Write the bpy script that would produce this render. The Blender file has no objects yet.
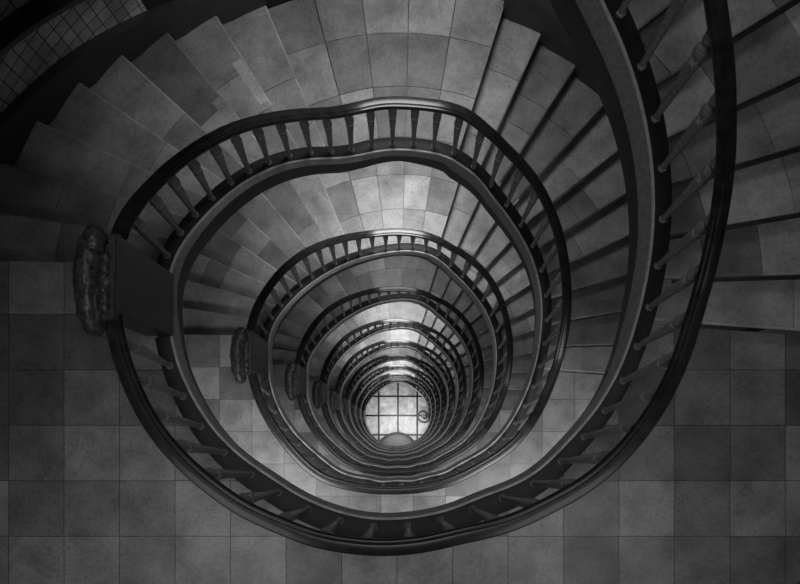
import bpy, math, random
from mathutils import Vector, Matrix

# ------------------------------------------------------------------ survey
# Plan of the stairwell. Origin = the point straight below the viewer, X right, Y towards the
# half landings, depth D measured downwards (z = -D). FPX / CX / CY are the lens constants that
# were used to turn the survey readings into plan metres.
FPX, CX, CY = 660.0, 397.0, 435.0
H = 3.23                      # storey height
RS = H / 20                   # riser
F0 = 4.49                     # depth of the upper landing floor
HALF = F0 + 9 * RS
NL = 9                        # landings 0..8, hall floor is level 9
GROUND = F0 + NL * H
PI = math.pi
rng = random.Random(11)

RAIL_A = [(728,0),(738,68),(738,113),(737,164),(735.5,190),(730,221),(720,258),(711.5,293),(698,337),(681,387),(643,442),(616,474),(571,504),(530,525.5),(472,543),(431,552.5),(387,557),(340,553.5),(287,539),(265,529),(229,512),(192,482),(154,446),(137,418),(121.6,387),(109.6,351),(102.7,323.6),(103,270),(109,226),(126.7,203.7),(133,191),(160,165.5),(196,138.5),(232,120.5),(268,111.5),(310,106.4),(337,105.5),(366,97.6),(407,95.2),(430,98),(457,102.5),(469,111)]
RAIL_B = [(490,126.5),(520,153.5),(544,183.5),(559,215),(568,254),(571,269),(572,303),(571,330),(564,354.5),(557,381),(545.6,407),(530.5,432),(524,440),(482.6,471),(438,490),(397,495),(356,492),(311,476),(282.5,447),(260,413),(248.5,381),(244,350),(247,322),(254,303),(269.5,278.5),(292,256),(319,241.4),(346,233.5),(377.5,229),(400,227.7),(430,232)]
CURB_A = [(599,0),(608.5,16.4),(616.7,34),(625,55),(633,79),(641,105),(649,149),(652,190),(652.4,220),(650,253.4),(642.4,293.5),(627,345),(612,384),(574.5,432),(530,475),(486,493.6),(440,511),(397,517.6),(345.6,512.4),(301,495),(260,468),(223.6,440),(201.4,408.5),(184.2,377.7),(175.7,353.7),(173,340),(169,293),(169.5,275.6),(174.7,260),(199,224),(226,197),(256,176),(292,162.5),(337,158.6),(345.6,159),(373,152.4),(407,150),(430,153.5),(451,158.6),(475,179)]
CURB_B = [(475,179),(499,206),(517,230),(529,254),(535,265),(540,292),(541,316.8),(540.3,330),(538,348.8),(532.4,373.3),(519.2,405.4),(496.6,439.3),(400,483),(302,440),(287,422),(276,400),(270,379),(269,355),(270.6,332.5),(281,314.5),(301,292),(326,274),(355,260.5),(386.5,253),(414,251.5),(434,257),(454,273),(470,290),(483.5,310),(492.5,332.5)]

WR = 3.17
def interp(x, xs, ys):
    if x <= xs[0]: return ys[0]
    if x >= xs[-1]: return ys[-1]
    lo, hi = 0, len(xs) - 1
    while hi - lo > 1:
        m = (lo + hi) // 2
        if xs[m] <= x: lo = m
        else: hi = m
    t = (x - xs[lo]) / (xs[hi] - xs[lo])
    return ys[lo] + (ys[hi] - ys[lo]) * t

PX = [-22, 216, 221, 224, 229, 234, 239, 243.5, 248, 253, 257, 261, 281, 282, 287, 291, 295, 300, 306, 311, 316, 322, 328, 334, 338]
PY = [F0, F0, F0] + [F0 + RS * i for i in range(1, 9)] + [HALF, HALF] + [HALF + RS * i for i in range(11)] + [F0 + H]
def pitch(p):
    n = math.floor((p + 22) / 360.0); q = p - 360 * n
    w = 12 if (q < 20 or q > 290) else (9 if q < 240 else 4)
    tot = 0
    for i in range(-4, 5):
        x = q + w * i / 4
        tot += interp(x, PX, PY) if -22 <= x <= 338 else (interp(x + 360, PX, PY) - H if x < -22 else interp(x - 360, PX, PY) + H)
    return tot / 9 + n * H
def rail_h(p):
    q = (p + 60) % 360 - 60
    return interp(q, [-60, -24, -4, 200, 226, 300], [.85, .86, 1.0, 1.0, .86, .85])
def curb_h(p):
    q = (p + 60) % 360 - 60
    return interp(q, [-60, -20, 200, 225, 258, 285, 300], [.12, .12, .12, .14, .12, .1, .12])

def table(pts, turn, hf):
    out = []; prev = None
    for x, y in pts:
        a = -math.degrees(math.atan2(CY - y, x - CX))
        if prev is not None:
            while a < prev - 180: a += 360
            while a > prev + 180: a -= 360
        prev = a
        p = a + 360 * turn
        r = math.hypot(x - CX, CY - y)
        out.append((a, r))
    out.sort()
    return [o[0] for o in out], [o[1] for o in out]
RA = table(RAIL_A, 0, rail_h); RB = table(RAIL_B, 1, rail_h)
# the kerb is read well only away from the lower arc of the second storey
CA = table(CURB_A, 0, curb_h)
cb = table(CURB_B, 1, curb_h)
def m_of(T, q, turn, hf): return interp(q, *T) * (pitch(q + 360 * turn) - hf(q)) / FPX
keep = [(a, r) for a, r in zip(*cb) if not (12 < a < 172)]
for a in range(16, 170, 6):
    m = m_of(RB, a, 1, rail_h) - interp(a, [10, 40, 60, 90, 120, 150, 170], [.16, .125, .11, .10, .11, .135, .16])
    keep.append((a, m * FPX / (pitch(a + 360) - curb_h(a))))
keep.sort(); CB = ([k[0] for k in keep], [k[1] for k in keep])

def base_r(T, TB, p):
    hf = rail_h if T is RA else curb_h
    def B(p):
        q = (p + 73) % 360 - 73
        if q > TB[0][-1]:
            t = (q - TB[0][-1]) / (287 - TB[0][-1])
            return m_of(TB, TB[0][-1], 1, hf) * (1 - t) + m_of(TB, -73, 1, hf) * t
        return m_of(TB, q, 1, hf)
    def A(p): return m_of(T, p, 0, hf)
    e = T[0][-1] - 2
    if p > 292: return B(p)
    if p > e:
        t = min(1, max(0, (p - e) / (292 - e)))
        return A(e) * (1 - t) + B(p) * t
    if p >= T[0][0]: return A(p)
    k = A(T[0][0]) / B(T[0][0])
    w = max(0, 1 - (T[0][0] - p) / 50)
    return B(p) * (1 + (k - 1) * w)
def dense(T, lo, hi):
    """cubic through the readings, sampled every 2 degrees, then a sliding quadratic fit"""
    xs, ys = T; n = len(xs); m = []
    for i in range(n):
        a, b = max(0, i - 1), min(n - 1, i + 1); m.append((ys[b] - ys[a]) / max(1e-6, xs[b] - xs[a]))
    def f(x):
        if x <= xs[0]: return ys[0] + m[0] * (x - xs[0])
        if x >= xs[-1]: return ys[-1] + m[-1] * (x - xs[-1])
        i = 0
        while xs[i + 1] < x: i += 1
        h = xs[i + 1] - xs[i]; t = (x - xs[i]) / h
        return ((2 * t ** 3 - 3 * t * t + 1) * ys[i] + (t ** 3 - 2 * t * t + t) * h * m[i]
                + (3 * t * t - 2 * t ** 3) * ys[i + 1] + (t ** 3 - t * t) * h * m[i + 1])
    X = []; x = math.ceil(lo / 2) * 2
    while x <= hi: X.append(x); x += 2
    Y = [f(x) for x in X]; out = []
    for i in range(len(X)):
        q = X[i]; w = 3 if (250 < q < 290 or q < -66) else (5 if 195 < q <= 250 else 8)
        w = min(w, i, len(X) - 1 - i)
        if w < 2: out.append(Y[i]); continue
        # quadratic least squares value at the centre of a symmetric window
        ks = range(-w, w + 1); S0 = 2 * w + 1; S2 = sum(k * k for k in ks); S4 = sum(k ** 4 for k in ks)
        a = sum(Y[i + k] for k in ks); b = sum(k * k * Y[i + k] for k in ks)
        out.append((a * S4 - b * S2) / (S0 * S4 - S2 * S2))
    return X, out
RA = dense(RA, RA[0][0], RA[0][-1]); RB = dense(RB, RB[0][0], RB[0][-1])
CA = dense(CA, CA[0][0], CA[0][-1]); CB = dense(CB, CB[0][0], CB[0][-1])
_rc = {}
def radius(T, TB, p):
    key = (id(T), round(p * 10))
    if key not in _rc:
        ws = [(-1.5, .25), (0, .5), (1.5, .25)]
        _rc[key] = sum(w * base_r(T, TB, p + d) for d, w in ws)
    return _rc[key]
def plan(p, which):
    r = radius(*((RA, RB) if which == 'rail' else (CA, CB)), p)
    a = math.radians(-p)
    return Vector((r * math.cos(a), r * math.sin(a), 0))
def frame(p, which):
    c = plan(p, which); t = plan(p + 1.5, which) - plan(p - 1.5, which)
    t.normalize(); n = Vector((-t.y, t.x, 0))
    if n.dot(c) < 0: n = -n
    return c, n
def wall_r(a):                   # shaft wall as seen from the axis, a = ordinary angle (rad)
    dx, dy = math.cos(a), math.sin(a)
    best = 99.0
    b = dy * .9; disc = b * b - .81 + WR ** 2
    r = b + math.sqrt(disc)
    if r * dy > .9: return r
    if abs(dx) > 1e-6: best = min(best, WR / abs(dx))
    if dy < 0: best = min(best, 2.8 / -dy)
    return best

# ------------------------------------------------------------------ materials
def nodes_of(name):
    m = bpy.data.materials.new(name); m.use_nodes = True
    nt = m.node_tree; b = nt.nodes['Principled BSDF']
    return m, nt, b
def N(nt, kind, **kw):
    n = nt.nodes.new(kind)
    for k, v in kw.items(): setattr(n, k, v)
    return n
def ramp(nt, src, stops):
    r = N(nt, 'ShaderNodeValToRGB'); e = r.color_ramp.elements
    while len(e) < len(stops): e.new(.5)
    for i, (p, v) in enumerate(stops): e[i].position = p; e[i].color = (v, v, v, 1)
    nt.links.new(src, r.inputs[0]); return r.outputs[0]
def mul(nt, a, b):
    m = N(nt, 'ShaderNodeMix', data_type='RGBA', blend_type='MULTIPLY'); m.inputs[0].default_value = 1
    nt.links.new(a, m.inputs[6])
    if isinstance(b, float): m.inputs[7].default_value = (b, b, b, 1)
    else: nt.links.new(b, m.inputs[7])
    return m.outputs[2]
def mathn(nt, op, a, b=None, c=None):
    m = N(nt, 'ShaderNodeMath', operation=op)
    for i, v in enumerate((a, b, c)):
        if v is None: continue
        if isinstance(v, (int, float)): m.inputs[i].default_value = v
        else: nt.links.new(v, m.inputs[i])
    return m.outputs[0]
def stone_detail(nt, vec):
    """cloudy mottling, fine pitting and a few veins; returns (colour factor, bump height)"""
    a = N(nt, 'ShaderNodeTexNoise'); a.inputs['Scale'].default_value = 3.2; a.inputs['Detail'].default_value = 6; a.inputs['Roughness'].default_value = .6
    nt.links.new(vec, a.inputs['Vector'])
    f = N(nt, 'ShaderNodeTexNoise'); f.inputs['Scale'].default_value = 45; f.inputs['Detail'].default_value = 4
    nt.links.new(vec, f.inputs['Vector'])
    v = N(nt, 'ShaderNodeTexNoise'); v.inputs['Scale'].default_value = 1.4; v.inputs['Detail'].default_value = 3; v.inputs['Distortion'].default_value = 1.6
    nt.links.new(vec, v.inputs['Vector'])
    d = mathn(nt, 'ABSOLUTE', mathn(nt, 'SUBTRACT', v.outputs[0], .5))
    vein = ramp(nt, d, [(0, .8), (.01, 1.0)])
    c = mul(nt, ramp(nt, a.outputs[0], [(.3, .58), (.7, 1.28)]), ramp(nt, f.outputs[0], [(.3, .78), (.55, 1.03)]))
    return mul(nt, c, vein), f.outputs[0]
def finish(nt, b, col, h, rough, bump=.15, dist=.004):
    nt.links.new(col, b.inputs['Base Color']); b.inputs['Roughness'].default_value = rough
    bp = N(nt, 'ShaderNodeBump'); bp.inputs['Strength'].default_value = bump; bp.inputs['Distance'].default_value = dist
    nt.links.new(h, bp.inputs['Height']); nt.links.new(bp.outputs[0], b.inputs['Normal'])

def mat_slab():
    m, nt, b = nodes_of('stone_slabs')
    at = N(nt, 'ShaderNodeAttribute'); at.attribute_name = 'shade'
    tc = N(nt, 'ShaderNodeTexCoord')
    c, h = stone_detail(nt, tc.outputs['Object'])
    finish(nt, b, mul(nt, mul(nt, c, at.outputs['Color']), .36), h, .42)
    return m
def mat_grid(name, T, joint, lo, hi, jointcol, rough=.4, sub=False, uv=False, base=.36, hard=False):
    m, nt, b = nodes_of(name)
    tc = N(nt, 'ShaderNodeTexCoord'); vec = tc.outputs['UV' if uv else 'Object']
    sx = N(nt, 'ShaderNodeSeparateXYZ'); nt.links.new(vec, sx.inputs[0])
    wob = N(nt, 'ShaderNodeTexNoise'); wob.inputs['Scale'].default_value = 2.0; nt.links.new(vec, wob.inputs['Vector'])
    w = mathn(nt, 'MULTIPLY', mathn(nt, 'SUBTRACT', wob.outputs[0], .5), 0.012 if not uv else 0.0)
    us = [mathn(nt, 'DIVIDE', mathn(nt, 'ADD', sx.outputs[i], w), T) for i in (0, 1)]
    fl = [mathn(nt, 'FLOOR', u) for u in us]
    fr = [mathn(nt, 'SUBTRACT', u, f) for u, f in zip(us, fl)]
    def edge(fr):
        return mathn(nt, 'MINIMUM', *[mathn(nt, 'MINIMUM', f, mathn(nt, 'SUBTRACT', 1.0, f)) for f in fr])
    e = edge(fr)
    line = ramp(nt, e, [(joint * (.85 if hard else .45), 0), (joint, 1)])
    cmb = N(nt, 'ShaderNodeCombineXYZ')
    if sub:
        us2 = [mathn(nt, 'MULTIPLY', u, 2) for u in us]; fl2 = [mathn(nt, 'FLOOR', u) for u in us2]
        nt.links.new(fl2[0], cmb.inputs[0]); nt.links.new(fl2[1], cmb.inputs[1])
    else:
        nt.links.new(fl[0], cmb.inputs[0]); nt.links.new(fl[1], cmb.inputs[1])
    oi = N(nt, 'ShaderNodeObjectInfo'); nt.links.new(oi.outputs['Random'], cmb.inputs[2])
    wn = N(nt, 'ShaderNodeTexWhiteNoise'); nt.links.new(cmb.outputs[0], wn.inputs['Vector'])
    tone = ramp(nt, wn.outputs['Value'], [(0, lo), (1, hi)])
    c, h = stone_detail(nt, tc.outputs['Object'])
    mx = N(nt, 'ShaderNodeMix', data_type='RGBA'); nt.links.new(line, mx.inputs[0])
    mx.inputs[6].default_value = (jointcol,) * 3 + (1,)
    nt.links.new(mul(nt, mul(nt, c, tone), base), mx.inputs[7])
    finish(nt, b, mx.outputs[2], h, rough)
    return m
def mat_plain(name, v, rough, mottle=.25, scale=8, bump=.1, metallic=0, coat=0, stretch=None):
    m, nt, b = nodes_of(name)
    tc = N(nt, 'ShaderNodeTexCoord')
    a = N(nt, 'ShaderNodeTexNoise'); a.inputs['Scale'].default_value = scale; a.inputs['Detail'].default_value = 5
    nt.links.new(tc.outputs['Object'], a.inputs['Vector'])
    col = ramp(nt, a.outputs[0], [(.3, v * (1 - mottle)), (.7, v * (1 + mottle))])
    finish(nt, b, col, a.outputs[0], rough, bump)
    b.inputs['Metallic'].default_value = metallic; b.inputs['Coat Weight'].default_value = coat
    b.inputs['Coat Roughness'].default_value = .15
    return m
M = {}
M['slab'] = mat_slab()
M['landing'] = mat_grid('stone_floor_tiles', .3775, .008, .42, 1.2, .03)
M['hall'] = mat_grid('marble_hall_floor', .98, .05, .75, 1.1, .004, .3, sub=True, base=.75, hard=True)
M['walltile'] = mat_grid('glazed_wall_tiles', .105, .05, .6, 1.1, .02, .45, uv=True, base=.75)
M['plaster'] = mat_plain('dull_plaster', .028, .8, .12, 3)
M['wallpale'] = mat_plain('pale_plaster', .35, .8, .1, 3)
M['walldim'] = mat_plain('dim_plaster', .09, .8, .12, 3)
M['soffit'] = mat_plain('painted_soffit', .12, .8, .1, 3)
M['fascia'] = mat_plain('grey_string_stone', .30, .5, .22, 30, .15)
M['tabletop'] = mat_plain('dull_grey_stone_top', .07, .5, .15, 6)
M['edge'] = mat_plain('lip_highlight_stone', .52, .4, .15, 30)  # pale tone paints the highlight line along the string lip
M['string'] = mat_plain('dark_string_face', .05, .5, .2, 12)
M['cap'] = mat_plain('black_string_cap', .016, .6, .3, 15)
M['rail'] = mat_plain('black_lacquered_wood', .022, .3, .5, 16, .06, coat=.15)
M['baluster'] = mat_plain('weathered_baluster_metal', .24, .42, .5, 60, .4)
M['collar'] = mat_plain('collar_glint', .8, .3, .2, 40)  # near-white tone paints the glint on the baluster collars
M['carved'] = mat_plain('carved_dark_wood', .06, .34, .6, 38, .8)
M['newel'] = mat_plain('dark_newel_panel', .05, .45, .15, 9)
M['skirt'] = mat_plain('dark_skirting', .045, .4, .2, 10)

# ------------------------------------------------------------------ mesh helpers
class MB:
    def __init__(s): s.v = []; s.f = []; s.m = []; s.sh = []; s.uv = None
    def add(s, verts, faces, mat=0, shade=1.0):
        o = len(s.v); s.v += [tuple(v) for v in verts]; s.f += [tuple(i + o for i in f) for f in faces]
        s.m += [mat] * len(faces); s.sh += [shade] * len(verts)
    def grid_prism(s, rows, thk, mat=0, shade=1.0):
        """rows: list of rows of top points; closed solid with the given thickness"""
        m, k = len(rows), len(rows[0]); top = [p for r in rows for p in r]
        zb = min(p.z for p in top) - thk
        bot = [Vector((p.x, p.y, zb)) for p in top]
        n = m * k; F = []
        up = (rows[0][1] - rows[0][0]).cross(rows[1][0] - rows[0][0]).z > 0
        def q(a, b, c, d): F.append((a, b, c, d) if up else (d, c, b, a))
        for i in range(m - 1):
            for j in range(k - 1):
                a, b, c, d = i * k + j, i * k + j + 1, (i + 1) * k + j + 1, (i + 1) * k + j
                q(a, b, c, d); q(n + d, n + c, n + b, n + a)
        for j in range(k - 1):
            q(j + 1, j, n + j, n + j + 1); a = (m - 1) * k + j; q(a, a + 1, n + a + 1, n + a)
        for i in range(m - 1):
            a, b = i * k, (i + 1) * k; q(a, b, n + b, n + a)
            a, b = i * k + k - 1, (i + 1) * k + k - 1; q(b, a, n + a, n + b)
        s.add(top + bot, F, mat, shade)
    def sweep(s, rings, mat=0, shade=1.0, caps=True):
        k = len(rings[0]); V = [p for r in rings for p in r]; F = []
        for i in range(len(rings) - 1):
            for j in range(k):
                a, b = i * k + j, i * k + (j + 1) % k; F.append((a, b, b + k, a + k))
        if caps:
            F.append(tuple(range(k))[::-1]); F.append(tuple(len(V) - k + j for j in range(k)))
        s.add(V, F, mat, shade)
    def box(s, a, b, mat=0, shade=1.0):
        (x0, y0, z0), (x1, y1, z1) = a, b
        s.add([(x0, y0, z0), (x1, y0, z0), (x1, y1, z0), (x0, y1, z0), (x0, y0, z1), (x1, y0, z1), (x1, y1, z1), (x0, y1, z1)],
              [(0, 3, 2, 1), (4, 5, 6, 7), (0, 1, 5, 4), (1, 2, 6, 5), (2, 3, 7, 6), (3, 0, 4, 7)], mat, shade)
    def lathe(s, prof, seg=10, centre=(0, 0, 0), mat=0, square=0.0):
        rings = []
        for r, z in prof:
            ring = []
            for i in range(seg):
                a = 2 * PI * (i + .5) / seg
                k = 1 / max(abs(math.cos(a)), abs(math.sin(a))); rr = r * (1 + square * (k - 1))
                ring.append((centre[0] + rr * math.cos(a), centre[1] + rr * math.sin(a), centre[2] + z))
            rings.append(ring)
        s.sweep(rings, mat)
    def build(s, name, mats, parent=None, smooth=None, origin=None, fix=True):
        me = bpy.data.meshes.new(name)
        o = Vector(origin) if origin else Vector((0, 0, 0))
        me.from_pydata([(v[0] - o.x, v[1] - o.y, v[2] - o.z) for v in s.v], [], s.f)
        for m in (mats if isinstance(mats, (list, tuple)) else [mats]): me.materials.append(m)
        me.polygons.foreach_set('material_index', s.m)
        at = me.color_attributes.new('shade', 'FLOAT_COLOR', 'POINT')
        at.data.foreach_set('color', [c for h in s.sh for c in (h, h, h, 1)])
        if s.uv:
            ul = me.uv_layers.new(name='UVMap')
            for lp in me.loops: ul.data[lp.index].uv = s.uv[lp.vertex_index]
        if fix:
            import bmesh
            bm = bmesh.new(); bm.from_mesh(me); bmesh.ops.recalc_face_normals(bm, faces=bm.faces); bm.to_mesh(me); bm.free()
        if smooth is not None:
            me.polygons.foreach_set('use_smooth', [True] * len(me.polygons))
            me.set_sharp_from_angle(angle=math.radians(smooth))
        ob = bpy.data.objects.new(name, me); bpy.context.scene.collection.objects.link(ob)
        if parent is not None:
            ob.parent = parent; ob.location = o - parent.location
        else: ob.location = o
        return ob
def tag(o, label, cat, group=None):
    o['label'] = label; o['category'] = cat
    if group: o['group'] = group
    return o
def empty(name, loc, label, cat, group=None):
    e = bpy.data.objects.new(name, None); bpy.context.scene.collection.objects.link(e)
    e.location = loc; e.empty_display_size = .2
    return tag(e, label, cat, group)
def structure(o): o['kind'] = 'structure'; return o

ORD = ['topmost', 'second', 'third', 'fourth', 'fifth', 'sixth', 'seventh', 'eighth', 'ninth', 'tenth', 'eleventh']

# ------------------------------------------------------------------ step edges (plan lines)
LE = [((-2.80, 1.19), (-2.30, 1.177)), ((-2.80, 1.571), (-2.156, 1.473)), ((-2.896, 2.0), (-1.947, 1.72)),
      ((-2.745, 2.39), (-1.863, 1.991)), ((-2.492, 2.765), (-1.706, 2.227)), ((-2.217, 3.068), (-1.526, 2.434)),
      ((-1.896, 3.336), (-1.291, 2.608)), ((-1.517, 3.546), (-1.083, 2.847)), ((-1.167, 3.816), (-.781, 2.895))]
RE = [((.973, 3.92), (.676, 2.973)), ((1.138, 3.284), (.93, 2.826)), ((1.61, 3.37), (1.168, 2.687)),
      ((2.047, 3.255), (1.403, 2.554)), ((2.275, 2.9), (1.557, 2.33)), ((2.393, 2.51), (1.6, 2.01)),
      ((2.35, 2.06), (1.5, 1.66)), ((2.367, 1.70), (1.50, 1.44)), ((2.42, 1.355), (1.536, 1.20)),
      ((2.53, 1.02), (1.59, .99)), ((2.64, .69), (1.6, .76))]
def clean(p):
    q = p % 360
    return q
def inner_r(p, k):                # inner edge of the stone, under the string cap
    return radius(CA, CB, p) + .085
def edge_inner(line, turn, lo, hi):
    """turn angle p at which the edge line crosses the inner curve"""
    (x0, y0), (x1, y1) = line
    nx, ny = -(y1 - y0), (x1 - x0)
    def g(p):
        r = inner_r(p, 0); a = math.radians(-p)
        return (r * math.cos(a) - x0) * nx + (r * math.sin(a) - y0) * ny
    steps = 60; best = None; pa = lo; ga = g(lo)
    for i in range(1, steps + 1):
        pb = lo + (hi - lo) * i / steps; gb = g(pb)
        if ga * gb <= 0:
            for _ in range(20):
                pm = (pa + pb) / 2; gm = g(pm)
                if ga * gm <= 0: pb, gb = pm, gm
                else: pa, ga = pm, gm
            return pa
        pa, ga = pb, gb
    return (lo + hi) / 2
def edge_outer(line):
    (x0, y0), (x1, y1) = line
    d = Vector((x0 - x1, y0 - y1)).normalized(); P = Vector((x1, y1)); t = 0
    while t < 6:
        Q = P + d * t
        if Q.length >= wall_r(math.atan2(Q.y, Q.x)): break
        t += .01
    return -math.degrees(math.atan2(Q.y, Q.x))
L_OUT = [edge_outer(l) % 360 for l in LE]                       # 201 .. 253
R_OUT = [edge_outer(l) % 360 for l in RE]
def V3(p, r, D):
    a = math.radians(-p); return Vector((r * math.cos(a), r * math.sin(a), -D))
def ruled(i0, i1, o0, o1, D, ns, us, turn):
    """rows over s (back to front) of points from inner (u=0) to outer (u=1)"""
    rows = []
    for s in ns:
        pi_ = i0 + (i1 - i0) * s; po = o0 + (o1 - o0) * s
        A = V3(pi_, inner_r(pi_, 0), D); B = V3(po, wall_r(math.radians(-po)) - .01, D)
        rows.append([A.lerp(B, u) for u in us])
    return rows
def straighten(rows):
    return rows

def step(parent, i0, i1, o0, o1, D, seed, riser=RS, cuts=None, patches=()):
    r = random.Random(seed)
    mb = MB()
    if cuts is None:
        n = r.choice([1, 2, 2, 3]); cuts = sorted(r.uniform(.12, .9) for _ in range(n))
        cuts = [c for i, c in enumerate(cuts) if i == 0 or c - cuts[i - 1] > .12]
    us = [0] + cuts + [1]
    base = r.uniform(.7, 1.05)
    for a, b in zip(us[:-1], us[1:]):
        g = .0016
        uu = [a + (g if a else 0), (a + b) / 2, b - (g if b < 1 else 0)]
        ss = [.004, .33, .66, .96, 1.0]
        rows = ruled(i0, i1, o0, o1, D, ss, uu, 0)
        for p in rows[-1]: p.z -= .012
        fd = (rows[-1][0] - rows[0][0]); fd.z = 0; fd.normalize()
        rows[-2] = [Vector((p.x, p.y, -D)) - fd * .012 for p in rows[-1]]
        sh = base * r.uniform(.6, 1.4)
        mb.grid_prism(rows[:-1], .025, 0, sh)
        mb.grid_prism(rows[-2:], .02, 0, min(1.7, sh * 1.5))  # paler strip paints the light caught along the nosing
    for (s0, s1, a, b, sh) in patches:
        rows = ruled(i0, i1, o0, o1, D - .0015, [s0, (s0 + s1) / 2, s1], [a, b], 0)
        mb.grid_prism(rows, .004, 0, sh)
    rows = ruled(i0, i1, o0, o1, D + .038, [0.0, .5, 1.0], [0, .5, 1], 0)
    for j in range(3):
        fd = rows[2][j] - rows[0][j]; fd.normalize(); rows[2][j] = rows[2][j] - fd * .052
    top = [p for r_ in rows for p in r_]
    bot = [Vector((p.x, p.y, -D - .13 - riser * (i // 3) / 2)) for i, p in enumerate(top)]
    F = []
    for i in range(2):
        for j in range(2):
            a, b, c, d = i * 3 + j, i * 3 + j + 1, i * 3 + j + 4, i * 3 + j + 3
            F += [(a, b, c, d), (9 + d, 9 + c, 9 + b, 9 + a)]
    for a, b in ((0, 1), (1, 2), (2, 5), (5, 8), (8, 7), (7, 6), (6, 3), (3, 0)): F.append((b, a, 9 + a, 9 + b))
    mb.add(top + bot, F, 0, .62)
    return mb.build('step', M['slab'], parent, origin=None)

# ------------------------------------------------------------------ flights, landings
def flight_edges(k, side):
    """turn angles (inner) of the edges of storey k"""
    if side == 'left': return [edge_inner(l, k, 360 * k + 200, 360 * k + 268) for l in LE]
    return [edge_inner(l, k, 360 * k + 272, 360 * k + 342) for l in RE]
LPATCH = {6: [(.7, .97, .23, .5, 1.15)], 7: [(.72, .97, .39, .67, 1.45)], 2: [(.02, .3, .55, .75, .6)], 8: []}
for k in range(-1, NL):
    word = 'above the top landing, its lower end entering the picture' if k < 0 else None
    z = -(F0 + k * H)
    li = flight_edges(k, 'left'); ri = flight_edges(k, 'right')
    t360 = 360 * k
    if k >= 0:
        lab = f'left-hand winding stone stair flight going down from the {ORD[k]} landing'
        labr = f'right-hand winding stone stair flight going down from the {ORD[k]} half landing'
        if k == 0: labr = 'right-hand winding stone stair flight going down from the large half landing at the top'
    else:
        lab = 'highest left-hand stone flight, beside and above the viewpoint'
        labr = 'nearest right-hand stone flight of large treads, running out at the upper right'
    fl = empty('stair_flight', (-2.2, 1.9, z), lab, 'stairs', 'left-hand stair flights')
    for j in range(1, 9):
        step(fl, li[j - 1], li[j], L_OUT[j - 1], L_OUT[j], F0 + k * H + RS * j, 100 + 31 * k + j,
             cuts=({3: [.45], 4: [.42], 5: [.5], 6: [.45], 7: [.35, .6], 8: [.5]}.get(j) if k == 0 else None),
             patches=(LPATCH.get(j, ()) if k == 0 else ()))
    fr = empty('stair_flight', (2.0, 2.2, -(HALF + k * H)), labr, 'stairs', 'right-hand stair flights')
    for j in range(1, 11):
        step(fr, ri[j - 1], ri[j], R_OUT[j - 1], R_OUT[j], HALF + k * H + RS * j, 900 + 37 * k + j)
    # half landing: a fan of five by four slabs
    mb = MB(); r = random.Random(50 + k); D = HALF + k * H
    ns = 5
    for c in range(ns):
        s0, s1 = c / ns, (c + 1) / ns
        for a, b in ((0, .06), (.06, .37), (.37, .70), (.70, 1)):
            g = .0025
            rows = ruled(li[8], ri[0], L_OUT[8], R_OUT[0], D, [s0 + g, (s0 + s1) / 2, s1 - g], [a + g * .6, (a + b) / 2, b - g * .6], 0)
            if c == ns - 1:
                f = (rows[-1][0] - rows[-2][0]).normalized() * .014; rows[-1] = [p + f for p in rows[-1]]
            mb.grid_prism(rows, .03, 0, r.uniform(.58, 1.3))
    rows = ruled(li[8], ri[0], L_OUT[8], R_OUT[0], D + .034, [i / 12 for i in range(13)], [0, .5, 1], 0)
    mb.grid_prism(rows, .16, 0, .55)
    structure(mb.build('floor', M['slab']))
    # landing below this storey's right flight
def landing(k):
    D = F0 + k * H
    i0 = edge_inner(RE[10], k, 360 * k - 70, 360 * k - 15) if k > -1 else -360 - 26
    i1 = edge_inner(LE[0], k, 360 * k + 200, 360 * k + 268)
    o0 = R_OUT[10] - 360 + 360 * k; o1 = L_OUT[0] + 360 * k
    mb = MB(); n = 110
    # outer turn angle grows with the inner one; keep the corners of the room exact
    ss = [i / n for i in range(n + 1)]
    for cx, cy in ((WR, -2.8), (-WR, -2.8)):
        pc = (-math.degrees(math.atan2(cy, cx))) % 360 + 360 * k
        ss.append((pc - o0) / (o1 - o0))
    ss.sort()
    rows = ruled(i0, i1, o0, o1, D, ss, [0, .25, .5, .75, 1], 0)
    mb.grid_prism(rows, .18, 0, 1)
    ox = 0.0 if k == 0 else .19
    return structure(mb.build('floor', M['landing'], origin=(ox, .066 if k == 0 else .04, -D)))
for k in range(-1, NL): landing(k)
mb = MB(); mb.box((-3.3, -3.0, -GROUND - .2), (3.3, 4.3, -GROUND))
structure(mb.build('floor', M['hall'], origin=(.05, .99, -GROUND)))

# ------------------------------------------------------------------ shaft walls
TOPZ = 3.3
def wall_strip(p0, p1, mat, name, off=0.0, thick=.25, n=40, z0=TOPZ, z1=-GROUND - .2):
    mb = MB(); uv = []; L = 0; prev = None; rings = []
    for i in range(n + 1):
        p = p0 + (p1 - p0) * i / n; a = math.radians(-p); r = wall_r(a)
        A = Vector((r * math.cos(a), r * math.sin(a), 0))
        if prev is not None: L += (A - prev).length
        prev = A
        c = Vector((0, .9, 0)) if A.y > .9 else Vector((0, A.y, 0))
        nrm = (A - c).normalized() if (A - c).length > .01 else Vector((0, 1, 0))
        A = A - nrm * off; B = A + nrm * thick
        rings.append([(A.x, A.y, z1), (A.x, A.y, z0), (B.x, B.y, z0), (B.x, B.y, z1)])
        uv += [(L, z1), (L, z0), (L, z0), (L, z1)]
    mb.sweep(rings); mb.uv = uv
    return structure(mb.build(name, mat))
wall_strip(197, 239.5, M['walltile'], 'wall_left', n=50)
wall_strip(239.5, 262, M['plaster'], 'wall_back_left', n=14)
wall_strip(262, 343, M['walldim'], 'wall_back', n=50)
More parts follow.
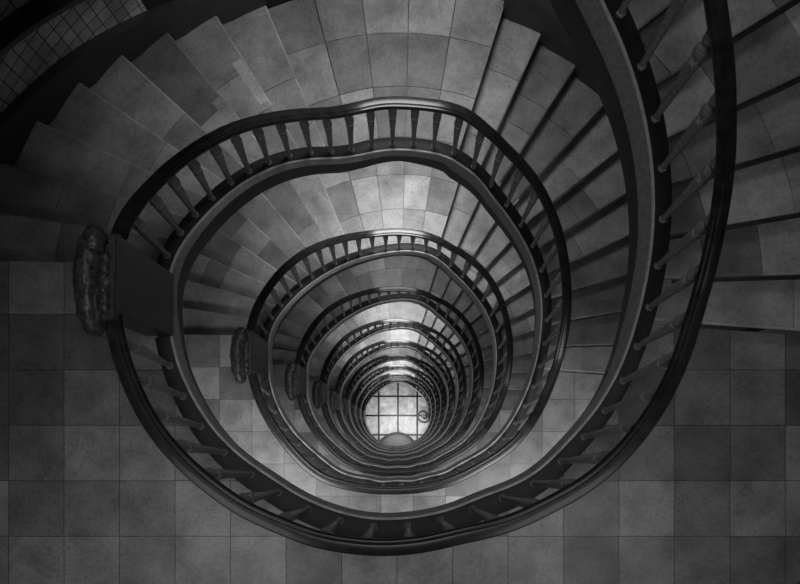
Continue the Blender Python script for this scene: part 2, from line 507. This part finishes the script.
for s, nm in ((-1, 'wall_west'), (1, 'wall_east')):
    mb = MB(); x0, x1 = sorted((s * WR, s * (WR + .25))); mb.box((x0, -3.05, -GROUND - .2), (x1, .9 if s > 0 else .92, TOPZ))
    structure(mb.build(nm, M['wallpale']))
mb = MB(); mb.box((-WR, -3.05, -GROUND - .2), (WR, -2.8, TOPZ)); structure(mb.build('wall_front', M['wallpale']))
mb = MB(); mb.box((-3.45, -3.05, TOPZ), (3.45, 4.4, TOPZ + .2)); structure(mb.build('ceiling', M['plaster']))

# skirting and wall handrail along the left wall
def wall_run(p0, p1, Dof, prof, name, mat, n=40, parent=None):
    rings = []
    for i in range(n + 1):
        p = p0 + (p1 - p0) * i / n; a = math.radians(-p); r = wall_r(a)
        A = Vector((r * math.cos(a), r * math.sin(a), 0))
        c = Vector((0, .9, 0)) if A.y > .9 else Vector((0, A.y, 0)); nrm = (A - c).normalized()
        D = Dof(p)
        rings.append([tuple(A - nrm * o + Vector((0, 0, -D + z))) for o, z in prof])
    mb = MB(); mb.sweep(rings)
    return mb.build(name, mat, parent, smooth=40)
for k in range(0, NL):
    Dl = lambda p, k=k: F0 + k * H + interp(p, L_OUT, [RS * j for j in range(9)])
    structure(wall_run(L_OUT[0], L_OUT[8], Dl, [(.0, -.12), (.085, -.12), (.085, .15), (.07, .19), (.015, .2), (.0, .2)], 'trim_%d' % (k + 1), M['skirt']))
    Rl = lambda p, k=k: HALF + k * H + interp(p, R_OUT, [RS * j for j in range(11)])
    structure(wall_run(R_OUT[0], R_OUT[10], Rl, [(.0, -.12), (.06, -.12), (.06, .15), (.05, .17), (.015, .18), (.0, .18)], 'trim_%d' % (k + 1 + NL), M['skirt']))
for k in range(0, 2):
    Dl = lambda p, k=k: F0 + k * H + interp(p, L_OUT, [RS * j for j in range(9)]) - .82
    e = empty('wall_handrail', V3(L_OUT[3], 3.3, F0 + k * H), f'thick black handrail fixed to the curved left wall, {"upper left corner" if k == 0 else "one storey below the corner one"}', 'handrail')
    wall_run(199, 239.3, Dl, [(.04, -.05), (.06, -.1), (.15, -.1), (.19, -.05), (.19, -.01), (.15, .03), (.07, .03), (.04, 0)], 'rail', M['rail'], parent=None).parent = e
    ch = e.children[0] if e.children else None
    for o in bpy.data.objects:
        if o.parent is e: o.matrix_parent_inverse = Matrix.Translation(-e.location)
    for p in (203, 213, 223, 233):
        a = math.radians(-p); r = wall_r(a); A = Vector((r * math.cos(a), r * math.sin(a), -Dl(p) - .12))
        c = Vector((0, .9, 0)) if A.y > .9 else Vector((0, A.y, 0)); c.z = A.z; nrm = (A - c).normalized()
        mb = MB(); t = Vector((-nrm.y, nrm.x, 0)) * .015
        R = []
        for o, z in ((-.0, -.06), (.05, -.06), (.1, -.03), (.115, .03)):
            q = A - nrm * o + Vector((0, 0, z)); R.append([q - t, q + t, q + t + Vector((0, 0, .02)) - nrm * .005, q - t + Vector((0, 0, .02)) - nrm * .005])
        mb.sweep([[tuple(v) for v in x] for x in R]); mb.build('bracket', M['rail'], e)

# ------------------------------------------------------------------ balustrades
RAILP = [(o * .84, z * .92) for o, z in [(0, -.026), (-.003, -.012), (-.012, -.003), (-.03, 0), (-.055, .002), (-.072, 0), (-.078, -.006), (-.084, -.004), (-.098, -.006),
         (-.108, -.016), (-.112, -.03), (-.106, -.044), (-.094, -.05), (-.092, -.074), (-.088, -.08), (-.026, -.08), (-.022, -.074), (-.020, -.05), (-.006, -.044)]]
def fascia_h(p):
    q = (p + 80) % 360 - 80
    return interp(q, [-80, -60, -24, -14, 180, 205, 235, 270, 284], [.13, .15, .15, .07, .05, .085, .05, .05, .07])
def fdepth(p):
    q = (p + 80) % 360 - 80; d = interp(q, [-80, -30, -10, 200, 225, 258, 270, 284], [.45, .44, .33, .33, .37, .36, .28, .42])
    return [(.0205, -.03), (.0205, -d), (.105, -d), (.105, -.03)]
def capprof(p):
    q = (p + 80) % 360 - 80; w = interp(q, [-80, -10, 25, 165, 200, 284], [.115, .115, .155, .155, .115, .115])
    return [(.0145, -.008), (.0145, .002), (.022, .006), (w - .01, .006), (w, 0), (w, -.16), (.06, -.16)]
def ring(p, which, prof, D):
    c, n = frame(p, which)
    return [tuple(c + n * o + Vector((0, 0, -D + z))) for o, z in prof]
def sweep_run(name, p0, p1, which, Df, prof, mat, parent, stepdeg=1.6, smooth=35):
    n = max(4, int((p1 - p0) / stepdeg)); rings = []
    for i in range(n + 1):
        p = p0 + (p1 - p0) * i / n
        pr = prof(p) if callable(prof) else prof
        rings.append(ring(p, which, pr, Df(p)))
    mb = MB(); mb.sweep(rings)
    return mb.build(name, mat, parent, smooth=smooth, origin=None)
railD = lambda p: pitch(p) - rail_h(p)
curbD = lambda p: pitch(p) - curb_h(p)
# one baluster, unit height 1, to be copied
def baluster_proto(seg):
    mb = MB()
    k = .001
    mb.lathe([(.020, 0), (.023, .004), (.023, .022), (.0165, .03), (.0155, .06), (.018, .2), (.0215, .42), (.0265, .6), (.0295, .68),
              (.0305, .715), (.027, .735), (.019, .748), (.019, .765), (.030, .778), (.035, .82), (.034, .86), (.026, .9), (.020, .915), (.021, .93), (.031, .94), (.031, 1.0)], seg, square=.55)
    me = mb.build('baluster', M['baluster'], smooth=30)
    data = me.data; bpy.data.objects.remove(me); return data
def collar_proto():
    mb = MB(); mb.lathe([(.019, .746), (.0255, .749), (.0255, .764), (.019, .767)], 12, square=.55)
    ob = mb.build('collar', M['collar'], smooth=30); d = ob.data; bpy.data.objects.remove(ob); return d
BAL_HI, BAL_LO, COL = baluster_proto(16), baluster_proto(8), collar_proto()
def spacing(p):
    q = (p + 80) % 360 - 80
    return interp(q, [-80, -55, 190, 225, 275], [.19, .21, .21, .168, .168])
def balusters(parent, p0, p1, hi):
    p = p0; col = bpy.context.scene.collection
    while p < p1:
        cb_, nb = frame(p, 'curb'); cr, nr = frame(p, 'rail')
        A = cb_ + nb * .058 + Vector((0, 0, -curbD(p) + .004)); B = cr - nr * .048 + Vector((0, 0, -railD(p) - .07))
        d = B - A; L = d.length
        z = d.normalized(); x = Vector((nb.x, nb.y, 0)); y = z.cross(x).normalized(); x = y.cross(z)
        mat = Matrix(((x.x, y.x, z.x, 0), (x.y, y.y, z.y, 0), (x.z, y.z, z.z, 0), (0, 0, 0, 1)))
        ob = bpy.data.objects.new('baluster', BAL_HI if hi else BAL_LO); col.objects.link(ob)
        ob.parent = parent
        ob.matrix_local = Matrix.Translation(A - parent.location) @ mat @ Matrix.Diagonal((1, 1, L, 1))
        if hi:
            c = bpy.data.objects.new('collar', COL); col.objects.link(c); c.parent = ob
        # advance by arc length
        s = spacing(p); q = p
        while s > 0:
            s -= (plan(q + .5, 'curb') - plan(q, 'curb')).length; q += .5
        p = q
N0, N1 = 203.5, 215.8            # turn angles covered by the newel block
for k in range(-1, NL):
    p0 = 360 * k + N1 - .3; p1 = 360 * (k + 1) + N0 + .4
    if k == NL - 1: p1 = 360 * (k + 1) - 28
    if k < 0: lab = 'nearest and largest black balustrade, sweeping from upper right down round to the biggest newel block'
    else: lab = f'black balustrade ring winding down one storey from the {ORD[k]} carved newel block'
    if k == NL - 1: lab = 'lowest balustrade, ending in a curled volute above the bright hall floor'
    c = plan(p0, 'curb'); c.z = -curbD(p0)
    e = empty('balustrade', c, lab, 'balustrade', 'balustrades of the stairwell')
    deg = 1.6 if k < 3 else 3
    sweep_run('handrail', p0 - .8, p1 - (2.0 if k < NL - 1 else 0), 'rail', railD, RAILP, M['rail'], e, deg)
    def fprof(p):
        h = fascia_h(p)
        return [(.02, -.012), (.0, -.012), (-.026, -h), (-.026, -h - .012), (.02, -h - .02), (.05, -h - .02), (.05, -.02)]
    sweep_run('string_fascia', p0 - 6 + 6 * (k == -1), p1 + (6 if k < NL - 1 else 0), 'curb', curbD, fprof, M['fascia'], e, deg)
    sweep_run('highlight_strip', p0 - 6 + 6 * (k == -1), p1 + (6 if k < NL - 1 else 0), 'curb', curbD, [(.014, .0), (.003, .001), (-.002, -.003), (-.003, -.012), (.014, -.012)], M['edge'], e, deg)
    sweep_run('string_cap', p0, p1, 'curb', curbD, capprof, M['cap'], e, deg)
    sweep_run('string_face', p0 - 6 + 6 * (k == -1), p1 + (6 if k < NL - 1 else 0), 'curb', curbD,
              fdepth, M['string'], e, deg)
    balusters(e, p0 + 3.2, p1 - 2.5, k < 2)
    if k == NL - 1:
        # volute at the foot: the rail curls inwards and round
        c, n = frame(p1, 'rail'); t = (plan(p1 + 1, 'rail') - plan(p1 - 1, 'rail')).normalized()
        rings = []; D = railD(p1)
        R = .36; cc = c - n * .057 + n * R * .0 ; cen = c - n * .047
        cen = cen - n * R
        for i in range(41):
            u = i / 40; ang = u * 2 * PI * 1.25; rr = R * (1 - .62 * u)
            rad = (n * math.cos(ang) + t * math.sin(ang)); q = cen + rad * rr
            rings.append([tuple(q + rad * (o + .047) + Vector((0, 0, -D - .0 * u + z))) for o, z in RAILP])
        mb = MB(); mb.sweep(rings); mb.build('volute', M['rail'], e, smooth=35)
        mb = MB(); q = cen; mb.lathe([(.09, 0), (.1, .02), (.1, .1), (.05, .14), (.06, .5), (.085, .7), (.05, .8), (.07, 1.0)], 16, centre=(q.x, q.y, -GROUND))
        mb.build('newel_baluster', M['baluster'], e, smooth=40)

# ------------------------------------------------------------------ newel blocks with carved scrolls
def scroll_mesh(seed):
    """carved wooden scroll: long lens-shaped roll, a narrower beaded strip and a rounded head, local metres"""
    mb = MB(); r = random.Random(seed)
    import mathutils
    def blob(cx, cy, cz, ax, ay, az, n=20, m=28, amp=.006, pw=1.0, sc=22, bend=0):
        rings = []
        for i in range(1, m):
            v = i / m; th = PI * v; y = -math.cos(th); rr = math.sin(th) ** pw
            ringp = []
            for j in range(n):
                a = 2 * PI * j / n
                P = Vector((cx + ax * rr * math.cos(a) + bend * (y * y), cy + ay * y, cz + az * rr * math.sin(a)))
                d = mathutils.noise.noise(P * sc) * amp + mathutils.noise.noise(P * sc * 3) * amp * .45
                nr = Vector((math.cos(a), 0, math.sin(a)))
                ringp.append(tuple(P + nr * d))
            rings.append(ringp)
        mb.sweep(rings)
    blob(-.132, -.015, .02, .078, .29, .11, n=56, m=90, pw=.72, bend=.03, amp=.011, sc=20)      # long outer roll
    blob(-.092, .185, .06, .056, .085, .07, n=36, m=40, pw=.8, amp=.012, sc=26)                                    # rounded head
    blob(-.05, -.02, .01, .04, .2, .055, n=40, m=70, pw=.35, amp=.016, sc=34)                             # carved strip
    for i, (y, w) in enumerate(((-.16, .03), (-.10, .026), (-.03, .022), (.04, .024), (.10, .028))):
        blob(-.042, y, .045, w, .04, .03, 12, 10, .01, sc=45)                                  # leaf lobes
    blob(-.078, -.13, .05, .02, .08, .05, pw=.6, amp=.008, bend=.012)
    # back plate
    mb.box((-.022, -.215, -.06), (-.002, .215, .05))
    return mb
for k in range(0, NL):
    z = -(F0 + k * H); top = z + 1.0
    lab = f'dark newel block with carved scroll top on the {ORD[k]} landing, ' + ('largest, far left' if k == 0 else f'{ORD[k]} largest of its line')
    e = empty('newel_block', (-1.56, .855, z), lab, 'newel', 'carved newel blocks')
    mb = MB()
    mb.box((-1.66, .655, z + .13), (-1.478, 1.06, top - .03))
    mb.box((-1.665, .65, top - .03), (-1.473, 1.065, top))
    b = mb.build('block', M['newel'], e)
    s = scroll_mesh(k).build('carved_scroll', M['carved'], e, smooth=50)
    s.location = Vector((-1.478, .82, top + .0)) - e.location
    mb = MB(); mb.box((-1.70, .70, z + .0), (-1.66, 1.0, top - .05)); mb.build('panel', M['newel'], e)

# round dark-rimmed table in the hall
zt = -GROUND
e = empty('round_table', (0, -.93, zt), 'grey round table top with dark rim on the bright hall floor', 'table')
mb = MB(); mb.lathe([(.97, .72), (.985, .75), (.97, .76), (.5, .762)], 64, centre=(0, -.93, zt)); mb.build('table_top', M['tabletop'], e, smooth=40)
mb = MB(); mb.lathe([(.965, .68), (1.06, .68), (1.075, .72), (1.06, .775), (.98, .775), (.965, .76)], 64, centre=(0, -.93, zt))
mb.f = [f for f in mb.f if len(f) == 4]; mb.m = [0] * len(mb.f)
n = 64 * 5
mb.add([], [])
mb.f += [(i + n, (i + 1) % 64 + n, (i + 1) % 64, i) for i in range(64)]; mb.m += [0] * 64
mb.build('rim', M['cap'], e, smooth=40)
mb = MB(); mb.lathe([(.4, 0), (.42, .04), (.2, .1), (.14, .3), (.2, .6), (.5, .7)], 32, centre=(0, -.93, zt)); mb.build('pedestal', M['fascia'], e, smooth=40)

# ------------------------------------------------------------------ lamps and added fill lights
def area(loc, size, power, rot=(0, 0, 0), spread=180):
    l = bpy.data.lights.new('lamp_or_fill_light', 'AREA'); l.energy = power; l.size = size; l.shape = 'DISK'; l.spread = math.radians(spread)
    o = bpy.data.objects.new('lamp_or_fill_light', l); bpy.context.scene.collection.objects.link(o)
    o.location = loc; o.rotation_euler = rot; return o
HP = {-1: 10, 0: 16, 1: 31, 2: 9, 3: 34, 4: 38, 5: 16, 6: 42, 7: 46, 8: 14}
LP = {-1: 4, 0: 5.0, 1: 25, 2: 14, 3: 12, 4: 12, 5: 12, 6: 12, 7: 12, 8: 10}
for k in range(-1, NL):
    area((.05, 3.3, -(HALF + k * H) + 2.75), 1.1, HP[k], (math.radians(-8), 0, 0), 114)
    for x in (-1.7, 1.7):
        area((x, -1.2, -(F0 + k * H) + 2.8), 1.5, LP[k], (0, 0, 0), 112)
area((.2, .4, -GROUND + 2.4), 2.2, 62, (0, 0, 0))  # unseen area light added to brighten the hall floor
area((0, .6, 3.2), 2.0, 45)  # unseen soft fill added at the top of the well
w = bpy.data.worlds.new('world'); bpy.context.scene.world = w; w.use_nodes = True
w.node_tree.nodes['Background'].inputs[0].default_value = (.5, .5, .5, 1); w.node_tree.nodes['Background'].inputs[1].default_value = .1

# ------------------------------------------------------------------ camera
cd = bpy.data.cameras.new('camera'); cam = bpy.data.objects.new('camera', cd); bpy.context.scene.collection.objects.link(cam)
cd.sensor_width = 36; cd.lens = FPX / 800 * 36; cd.shift_x = (400 - CX) / 800; cd.shift_y = (CY - 292) / 800
cd.clip_start = .02; cd.clip_end = 200
cam.location = (0, 0, 0); cam.rotation_euler = (0, 0, 0)
sc = bpy.context.scene; sc.camera = cam
sc.view_settings.view_transform = 'Standard'; sc.view_settings.look = 'None'
sc.view_settings.exposure = 0; sc.view_settings.gamma = 1; sc.view_settings.use_curve_mapping = False
